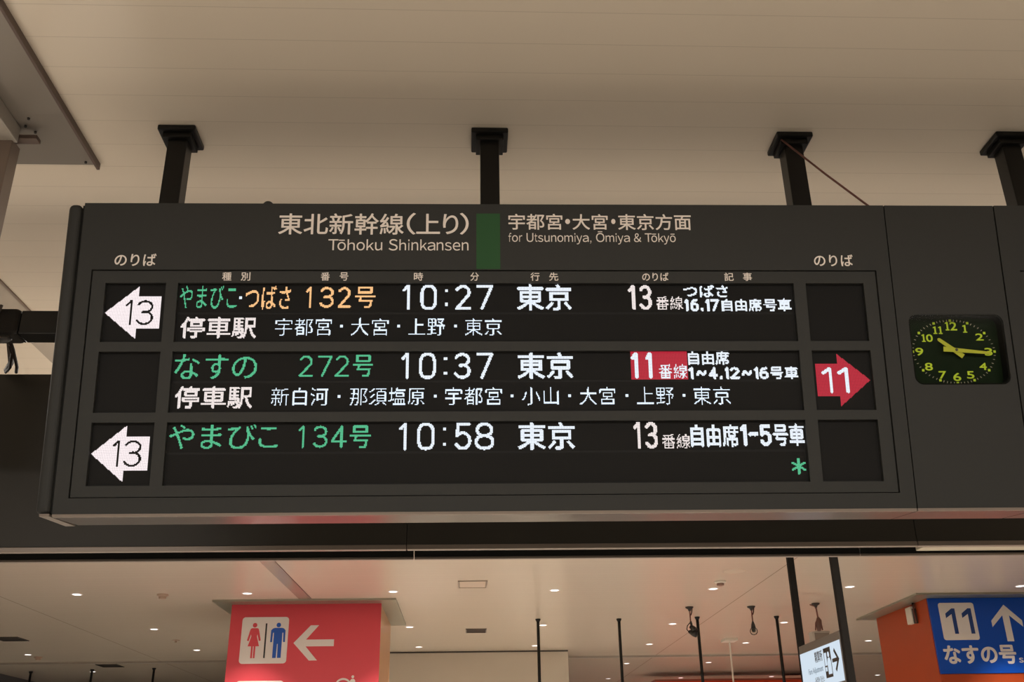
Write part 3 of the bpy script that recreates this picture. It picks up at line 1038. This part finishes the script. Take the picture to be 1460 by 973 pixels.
# ------------------------------------------------------------------ ceiling lamps
ROW_WORD = {15.43: 'nearest row', 19.1: 'second row', 22.1: 'third row', 25.8: 'fourth row', 29.7: 'farthest row'}
LAMPS = [
    (-5.87, 15.43, 'leftmost round ceiling downlight of the nearest row, left of red pillar'),
    (-1.15, 15.43, 'round ceiling downlight of the nearest row, just right of red pillar top'),
    (-3.35, 15.47, 'round ceiling downlight of the nearest row, above the red pillar front'),
    (1.31, 15.43, 'round ceiling downlight of the nearest row, right of the outlined access panel'),
    (3.76, 15.43, 'round ceiling downlight of the nearest row, beside the smoke detector'),
    (5.87, 15.36, 'round ceiling downlight just right of the fare sign post'),
    (8.60, 15.43, 'round ceiling downlight above the blue platform sign at right edge'),
    (-5.77, 19.1, 'round ceiling downlight of the second row, left of red pillar'),
    (-1.10, 19.15, 'round ceiling downlight of the second row, just right of red pillar'),
    (1.38, 19.1, 'round ceiling downlight of the second row, right beside the leftmost long rod'),
    (3.82, 19.1, 'round ceiling downlight of the second row, between two black rods and left of spotlight'),
    (5.93, 19.07, 'round ceiling downlight of the second row, right beside the rod left of fare sign'),
    (-9.45, 22.66, 'leftmost small round downlight, near the left edge of the photo'),
    (-5.76, 22.2, 'round ceiling downlight close to the left side of red pillar, third row'),
    (-1.06, 22.1, 'small round downlight above the white wall, nearer the red pillar'),
    (1.42, 22.1, 'small round downlight touching the leftmost long rod above white wall'),
    (3.88, 22.07, 'round ceiling downlight of the third row, right of the second black rod'),
    (5.96, 22.02, 'round ceiling downlight below the hanging dome camera'),
    (8.60, 21.9, 'round ceiling downlight left of orange pillar, upper one of two'),
    (-9.28, 26.2, 'tiny round downlight beside the middle black rod at lower left'),
    (3.93, 25.8, 'tiny round downlight right beside the second long rod, beyond the beam'),
    (5.99, 25.8, 'tiny round downlight right of the third long rod, beyond the beam'),
    (3.97, 29.7, 'tiny round downlight at the photo bottom left of second long rod'),
    (6.05, 29.7, 'tiny round downlight at the photo bottom left of third long rod'),
    (8.67, 29.66, 'tiny round downlight at the photo bottom above the orange red block'),
    (11.75, 29.65, 'round ceiling downlight left of orange pillar, lower one of two')]
spot = bpy.data.lights.new('downlight_beam', 'SPOT')
spot.energy = LAMP_SPOT
spot.color = LAMP_COL
spot.spot_size = math.radians(90)
spot.spot_blend = 0.85
spot.shadow_soft_size = 0.05
lamp0 = None
for x, y, lab in LAMPS:
    if lamp0 is None:
        lamp0 = thing('ceiling_downlight', lab, 'ceiling light', (x, y, H), 'round downlights in the station ceiling')
        ringp = [(0.062, -0.0025), (0.066, -0.007), (0.082, -0.006), (0.086, -0.001)]
        vs, n_ = [], 28
        mb = MB()
        vs = [(r_ * math.cos(2 * PI * k / n_), r_ * math.sin(2 * PI * k / n_), z_) for r_, z_ in ringp for k in range(n_)]
        fs = [(i * n_ + k, i * n_ + (k + 1) % n_, (i + 1) * n_ + (k + 1) % n_, (i + 1) * n_ + k) for i in range(3) for k in range(n_)]
        mb.add(vs, fs).build('trim_ring', sign_white, lamp0, smooth=True)
        MB().lathe([(0.064, -0.004), (0.064, -0.001)], 0, 0, 28).build('diffuser', lamp_glow, lamp0)
        bo = bpy.data.objects.new('lamp_beam', spot)
        C.objects.link(bo)
        bo.parent = lamp0
        bo.location = (0, 0, -0.012)
        l_ = lamp0
    else:
        l_ = copy_tree(lamp0)
        l_.location = (x, y, H)
        l_['label'] = lab

# ------------------------------------------------------------------ red pillar with the toilet sign
rp = thing('red_pillar', 'broad pillar with crimson front carrying the toilet sign', 'pillar', (-2.575, 16.31, 0))
MB().box(-1.165, 1.165, 0.03, 2.32, 0, H - .03).build('pillar_body', tan_panel, rp)
fp = MB().box(-1.18, 1.18, 0, 0.03, 0, H - .03).build('front_panel', red_panel, rp)
fp['label'] = 'crimson front panel'
MB().box(-1.42, 1.43, -0.31, 2.45, H - .03, H - .0005).build('ceiling_collar', collar_grey, rp)
x0 = 2.575
plate = MB().plate(rrect(-3.565 + x0, -2.838 + x0, 3.368, 4.072, .05), [], -.012, -.0005).build('toilet_plate', sign_white, rp)


def figure(mb, cx, woman):
    mb.prism_y(disc(cx, 3.948, .035, 20), -.0145, -.0122)
    if woman:
        mb.prism_y([(cx - .060, 3.895), (cx - .072, 3.86), (cx - .107, 3.715), (cx - .078, 3.708), (cx - .050, 3.81), (cx - .044, 3.775), (cx - .088, 3.628),
                    (cx - .034, 3.628), (cx - .034, 3.450), (cx - .006, 3.450), (cx - .006, 3.628), (cx + .006, 3.628), (cx + .006, 3.450), (cx + .034, 3.450), (cx + .034, 3.628),
                    (cx + .088, 3.628), (cx + .044, 3.775), (cx + .050, 3.81), (cx + .078, 3.708), (cx + .107, 3.715), (cx + .072, 3.86), (cx + .060, 3.895), (cx + .04, 3.903), (cx - .04, 3.903)], -.0145, -.0122)
    else:
        mb.prism_y([(cx - .085, 3.895), (cx - .112, 3.868), (cx - .114, 3.688), (cx - .086, 3.688), (cx - .080, 3.83), (cx - .066, 3.83), (cx - .066, 3.450),
                    (cx - .010, 3.450), (cx - .006, 3.660), (cx + .006, 3.660), (cx + .010, 3.450), (cx + .066, 3.450), (cx + .066, 3.83), (cx + .080, 3.83), (cx + .086, 3.688),
                    (cx + .114, 3.688), (cx + .112, 3.868), (cx + .085, 3.895), (cx + .055, 3.904), (cx - .055, 3.904)], -.0145, -.0122)


mb = MB()
figure(mb, -3.362 + x0, True)
mb.build('woman_symbol', red_print, plate)
mb = MB()
figure(mb, -2.992 + x0, False)
mb.build('man_symbol', blue_print, plate)
MB().box(-3.196 + x0, -3.172 + x0, -.0145, -.0122, 3.45, 3.975).build('divider', black_print, plate)
MB().prism_y([(-2.745 + x0, 3.672), (-2.490 + x0, 3.407), (-2.363 + x0, 3.407), (-2.553 + x0, 3.619), (-2.115 + x0, 3.619), (-2.115 + x0, 3.722), (-2.553 + x0, 3.722), (-2.363 + x0, 3.940), (-2.490 + x0, 3.940)][::-1],
             -.004, -.0002).build('arrow', sign_white, rp)
MB().plate(rrect(-3.58 + x0, -2.85 + x0, 2.42, 3.113, .05), [], -.012, -.0005).build('lower_plate', sign_white, rp)
mb = MB()
arch = arc(-1.94 + x0, 3.04, .12, .10, 180, 0, 16)
arch_in = arc(-1.94 + x0, 3.04, .092, .072, 0, 180, 16)
mb.prism_y((arch + arch_in)[::-1], -.004, -.0002)
mb.prism_y(disc(-1.795 + x0, 3.158, .022, 14), -.004, -.0002)
mb.prism_y([(-1.835 + x0, 2.95), (-1.755 + x0, 2.95), (-1.755 + x0, 3.10), (-1.775 + x0, 3.125), (-1.815 + x0, 3.125), (-1.835 + x0, 3.10)], -.004, -.0002)
mb.build('baby_room_symbol', sign_white, rp)

# ------------------------------------------------------------------ orange pillar with the platform sign
op = thing('orange_pillar', 'orange pillar carrying the blue platform sign at lower right', 'pillar', (8.69, 16.31, 0))
MB().box(-1.21, 1.19, 0.03, 2.20, 0, H - .03).build('pillar_body', orange_panel, op)
MB().box(-1.21, 1.21, 0, 0.03, 0, 3.085).build('front_panel', orange_panel, op)
MB().box(-1.52, 1.55, -0.33, 2.37, H - .03, H - .0005).build('ceiling_collar', collar_grey, op)
sg = MB().box(-1.20, 1.21, -.012, 0.03, 3.09, H - .035).build('platform_sign', blue_panel, op)
sg['label'] = 'blue platform sign'
x0 = -8.69
pl = MB().plate(rrect(7.640 + x0, 8.228 + x0, 3.603, 4.190, .04), [], -.016, -.0122).build('number_plate', sign_white, sg)
mb = MB()
for a in (7.735, 8.005):
    wd, z0_, hh = .165, 3.70, .40
    P = [(.62, 0), (1, 0), (1, 1), (.68, 1), (.0, .80), (.0, .62), (.62, .78)]
    mb.prism_y([(a + x0 + p_[0] * wd, z0_ + p_[1] * hh) for p_ in P], -.0185, -.0162)
mb.build('platform_number', navy_print, pl)
MB().prism_y([(8.675 + x0, 3.575), (8.785 + x0, 3.575), (8.785 + x0, 3.985), (8.985 + x0, 3.800), (8.985 + x0, 3.900), (8.730 + x0, 4.152), (8.475 + x0, 3.900), (8.475 + x0, 3.800), (8.675 + x0, 3.985)],
             -.016, -.0122).build('arrow', sign_white, sg)
lettering('train_name_lettering', [('なすの号', 7.588 + x0, 8.772 + x0, 3.228, 3.522, .034)], -.0122, sg, sign_white, .0015)
lettering('small_lettering', [('s', 8.800 + x0, 8.870 + x0, 3.245, 3.320, .01)], -.0122, sg, sign_white, .0015)
dv = thing('junction_box', 'white junction box with dark cables on the orange pillar side', 'junction box', (7.478, 16.87, 3.93))
MB().box(-.075, 0.001, -.05, .17, 0.02, .29).build('case', device_white, dv, bevel=.008)
MB().box(-.055, 0.001, -.09, -.05, 0.01, .25).build('bracket', vent_dark, dv)
MB().tube([(-.03, -.07, .25), (-.05, -.11, .32), (-.03, -.08, .40), (-.02, -.05, .338)], .012, 8).build('cable', cable_black, dv, smooth=True)
MB().tube([(-.03, -.08, .02), (-.06, -.14, .10), (-.05, -.10, .20), (-.06, -.15, .28), (-.02, -.10, .338)], .011, 8).build('cable', cable_red, dv, smooth=True)

# ------------------------------------------------------------------ lit fare sign hung on two posts
fs_ = thing('fare_sign', 'white lit fare adjustment sign hung between two dark posts', 'sign', (3.70, 10.70, 2.45), None, -PI / 2)
# local x runs towards the camera (world -Y), local -y faces world -X; x = 10.70 - worldY
post = [MB().box(a, b, -.035, .035, -0.02, H - 2.45 - .0005).build('post', mat('post_matt_black', (.010, .008, .0065), .7, 0, .1), fs_, bevel=.003) for a, b in ((.66, .73), (-.72, -.65))]
MB().box(-.65, .66, -.04, .04, 0.0, .49).build('case', mat('sign_case_taupe', (.10, .085, .07), .45), fs_, bevel=.003)
face_ = MB().box(-.635, .64, -.044, -.039, .022, .405).build('lit_face', sign_glow, fs_)
yy = -.0442
lettering('fare_lettering', [('精算所', -.15, .09, .265, .375, .01)], yy, face_, black_print, .0004)
lettering('fare_latin_lettering', [('Fare Adjustment', -.40, .07, .150, .225, 0)], yy, face_, mat('sign_pale_blue_print', (.16, .26, .38), .5), .0004)
lettering('fare_small_lettering', [('补票处 정산소', -.22, .07, .060, .125, 0)], yy, face_, mat('sign_grey_print', (.12, .14, .16), .5), .0004)
MB().plate(rect(.135, .345, .085, .375), [], yy - .0006, yy).build('symbol_plate', black_print, face_)
mb = MB()
y_a, y_b = yy - .0016, yy - .0007
mb.prism_y(disc(.275, .305, .028, 18), y_a, y_b)
mb.prism_y([(.225, .115), (.330, .115), (.330, .235), (.305, .272), (.245, .272), (.225, .235)], y_a, y_b)
mb.prism_y(rect(.150, .215, .205, .330), y_a, y_b)
mb.prism_y(rect(.150, .200, .150, .190), y_a, y_b)
mb.build('clerk_symbol', sign_glow, face_)
MB().prism_y([(.575, .232), (.465, .345), (.440, .320), (.510, .250), (.375, .250), (.375, .214), (.510, .214), (.440, .144), (.465, .119)][::1], y_a, yy).build('arrow', black_print, face_)

# ------------------------------------------------------------------ thin hanging rods
RODS = [(1.24, 18.33, 1.6, 'thin black ceiling rod standing before the white wall'),
        (2.71, 18.40, 1.6, 'thin black ceiling rod right of the white wall corner'),
        (4.11, 18.27, 1.6, 'thin black ceiling rod right beside the hanging spotlight'),
        (5.56, 18.28, 1.6, 'thin black ceiling rod just left of the fare sign'),
        (-10.7, 26.0, 1.6, 'short black ceiling rod, leftmost of three at lower left'),
        (-9.12, 25.69, 1.6, 'short black ceiling rod, middle of three at lower left'),
        (-7.60, 25.55, 1.6, 'short black ceiling rod, nearest red pillar of three at lower left')]
rod = None
for x, y, l_, lab in RODS:
    if rod is None:
        rod = thing('hanging_rod', lab, 'rod', (x, y, H), 'thin black rods hanging from the ceiling')
        MB().tube([(0, 0, -.01), (0, 0, -2.0)], .028, 10).build('rod', black_paint, rod, smooth=True)
        MB().lathe([(.030, -.05), (.046, -.02), (.048, -.0005)], 0, 0, 16).build('ceiling_cup', black_paint, rod)
        r_ = rod
    else:
        r_ = copy_tree(rod)
        r_.location = (x, y, H)
        r_['label'] = lab

# ------------------------------------------------------------------ things hung from the ceiling
def drop(name, label, cat, x, y):
    o = thing(name, label, cat, (x, y, H))
    MB().lathe([(.02, -.07), (.03, -.04), (.065, -.02), (.07, -.0005)], 0, 0, 18).build('ceiling_cup', black_print, o, smooth=True)
    return o


sl = drop('hanging_spotlight', 'black spotlight cluster hung on a short stem from ceiling', 'spotlight', 3.74, 17.15)
MB().tube([(0, 0, -.05), (0, 0, -.28)], .012, 8).build('stem', cable_red, sl)
MB().tube([(.045, 0, -.03), (.03, 0, -.1), (.012, 0, -.14)], .008, 6).build('wire', cable_black, sl)
MB().tube([(0, 0, -.25), (-.06, 0, -.31), (-.075, 0, -.37), (-.03, 0, -.43)], .008, 6).build('wire', cable_black, sl)
mb = MB().tube([(.0, 0, -.24), (.01, 0, -.30)], [.018, .022], 12)
mb.build('swivel', black_print, sl)
MB().tube([(.0, .02, -.32), (.04, -.02, -.37), (.05, -.04, -.40)], [.035, .05, .055], 14).build('lamp_head', black_print, sl, smooth=True)
MB().tube([(-.03, .03, -.40), (.03, -.02, -.44), (.07, -.05, -.46)], [.03, .05, .052], 14).build('lamp_head', black_print, sl, smooth=True)
gl_ = drop('hanging_dome_camera', 'small clear dome camera on black holder hung from ceiling', 'lamp', 4.80, 17.15)  # dome camera in a clear globe, gives no light
MB().tube([(0, 0, -.05), (0, 0, -.28)], .012, 8).build('stem', cable_red, gl_)
MB().tube([(.045, 0, -.03), (.03, 0, -.1), (.012, 0, -.14)], .008, 6).build('wire', cable_black, gl_)
MB().tube([(0, 0, -.25), (.0, 0, -.30), (.0, 0, -.36)], [.014, .03, .042], 14).build('holder', black_print, gl_, smooth=True)
MB().lathe([(.005, -.475), (.04, -.465), (.062, -.435), (.066, -.41), (.058, -.375), (.035, -.355)], 0, 0, 20).build('globe', glass_mat, gl_, smooth=True)
MB().lathe([(.005, -.43), (.03, -.42), (.035, -.39), (.03, -.36)], 0, 0, 16).build('lens_core', vent_dark, gl_, smooth=True)
cc = drop('hanging_camera_mount', 'brown cabled camera mount hanging above the fare sign', 'camera mount', 5.83, 16.9)
MB().tube([(0, 0, -.05), (.01, 0, -.25)], .014, 8).build('stem', cable_red, cc)
MB().tube([(-.10, 0, -.02), (-.02, 0, -.05), (0, 0, -.1)], .010, 6).build('wire', cable_red, cc)
MB().tube([(.01, 0, -.24), (-.04, 0, -.32), (-.06, 0, -.44)], .010, 6).build('wire', cable_red, cc)
MB().tube([(.01, 0, -.24), (.05, 0, -.32), (.06, 0, -.44)], .010, 6).build('wire', cable_red, cc)
MB().tube([(.01, 0, -.23), (.015, -.01, -.28), (.01, 0, -.34), (.0, 0, -.45)], [.02, .045, .05, .03], 12).build('camera', mat('mount_brown', (.13, .06, .045), .5), cc, smooth=True)
gb = thing('grey_box', 'grey box half hidden behind the top of the fare sign', 'box', (5.86, 17.0, 3.40))
MB().box(-.15, .15, -.1, .1, 0, .445).build('case', box_grey, gb, bevel=.01)
MB().box(-.115, .13, -.106, -.099, .0, .42).build('front_plate', mat('box_taupe', (.20, .16, .13), .5), gb)
hp = thing('hanging_bracket', 'pale thin hanger with flat top plate left of fare sign', 'hanger', (5.45, 21.4, H))
MB().box(-.14, .14, -.18, .18, -.05, -.0005).build('top_plate', device_white, hp, bevel=.006)
MB().tube([(0, 0, -.04), (0, 0, -1.3)], .018, 8).build('stem', device_white, hp)

# ------------------------------------------------------------------ ceiling fittings
def detector(x, y, r, label, m):
    o = thing('smoke_detector', label, 'smoke detector', (x, y, H))
    MB().lathe([(r * .72, -.035), (r, -.018), (r, -.0005)], 0, 0, 22).build('base', m, o)
    MB().lathe([(r * .3, -.075), (r * .62, -.065), (r * .66, -.035)], 0, 0, 22).build('sensor_head', m if m is detector_beige else mat('sensor_brown', (.28, .16, .12), .5), o)


detector(-4.62, 15.5, .085, 'brownish smoke detector left of the red pillar top', detector_beige)
detector(3.72, 14.8, .085, 'pale round smoke detector above a downlight near ceiling joint', device_white)
detector(-9.40, 23.1, .09, 'small brownish smoke detector near the left photo edge', detector_beige)
hatch = thing('inspection_disc', 'flat pale inspection disc in the ceiling above smoke detector', 'disc', (3.75, 14.05, H))
MB().lathe([(.15, -.006), (.17, -.0005)], 0, 0, 28).build('disc', mat('disc_beige', (.62, .51, .40), .5), hatch)
sp_ = thing('sprinkler', 'tiny ceiling sprinkler left of red pillar between downlights', 'sprinkler', (-5.77, 20.6, H))
MB().lathe([(.02, -.05), (.02, -.02), (.07, -.014), (.075, -.0005)], 0, 0, 16).build('head', detector_beige, sp_)


def vent(name, label, cat, x0, x1, y0, y1, dark, frame):
    o = thing(name, label, cat, ((x0 + x1) / 2, (y0 + y1) / 2, H))
    hx_, hy_ = (x1 - x0) / 2, (y1 - y0) / 2
    b_ = .02
    mb = MB()
    mb.box(-hx_, hx_, -hy_, -hy_ + b_, -.012, -.0005)
    mb.box(-hx_, hx_, hy_ - b_, hy_, -.012, -.0005)
    mb.box(-hx_, -hx_ + b_, -hy_ + b_, hy_ - b_, -.012, -.0005)
    mb.box(hx_ - b_, hx_, -hy_ + b_, hy_ - b_, -.012, -.0005)
    mb.build('frame', frame, o)
    if dark:
        MB().box(-hx_ + b_, hx_ - b_, -hy_ + b_, hy_ - b_, -.003, -.0005).build('opening', vent_dark, o)
        mb = MB()
        n_ = 6
        for k in range(n_):
            yk = -hy_ + b_ + (k + .5) * (2 * hy_ - 2 * b_) / n_
            mb.box(-hx_ + b_, hx_ - b_, yk - .006, yk + .006, -.009, -.004)
        mb.build('slats', frame, o)
    else:
        MB().box(-hx_ + b_ + .008, hx_ - b_ - .008, -hy_ + b_ + .008, hy_ - b_ - .008, -.007, -.0005).build('panel', mat('panel_beige', (.70, .58, .46), .45), o)
    return o


vent('access_panel', 'outlined rectangular access panel in the ceiling right of red pillar', 'access panel', -.16, .27, 14.6, 15.15, False, mat('frame_taupe', (.36, .29, .23), .5))
vent('air_vent', 'small dark rectangular air vent in the ceiling above white wall', 'air vent', -.06, .34, 19.45, 19.98, True, mat('vent_brown', (.14, .11, .09), .5))
vent('air_vent', 'dark air vent in the ceiling cut by left photo edge', 'air vent', -9.05, -8.55, 19.9, 20.45, True, vent_dark)
vent('air_vent', 'dark air vent behind the beam at lower left', 'air vent', -8.7, -8.2, 24.65, 25.2, True, vent_dark)
vent('air_vent', 'dark air vent slot left of fare sign near the bottom', 'air vent', 8.85, 9.35, 28.95, 29.3, True, mat('vent_red_brown', (.16, .05, .035), .5))

# far orange-red sign as a big block, enlarged for its ceiling reflection
fb = thing('orange_red_block', 'orange red sign block rising at photo bottom left of fare sign', 'sign block', (7.35, 28.0, 0))
MB().box(-2.3, 2.6, 0, 1.2, 0, 4.06).build('block', orange_red, fb)
MB().box(-2.36, 2.66, -.06, 1.26, 4.06, 4.10).build('top_edge', mat('dull_red_edge', (.30, .08, .05), .5), fb)
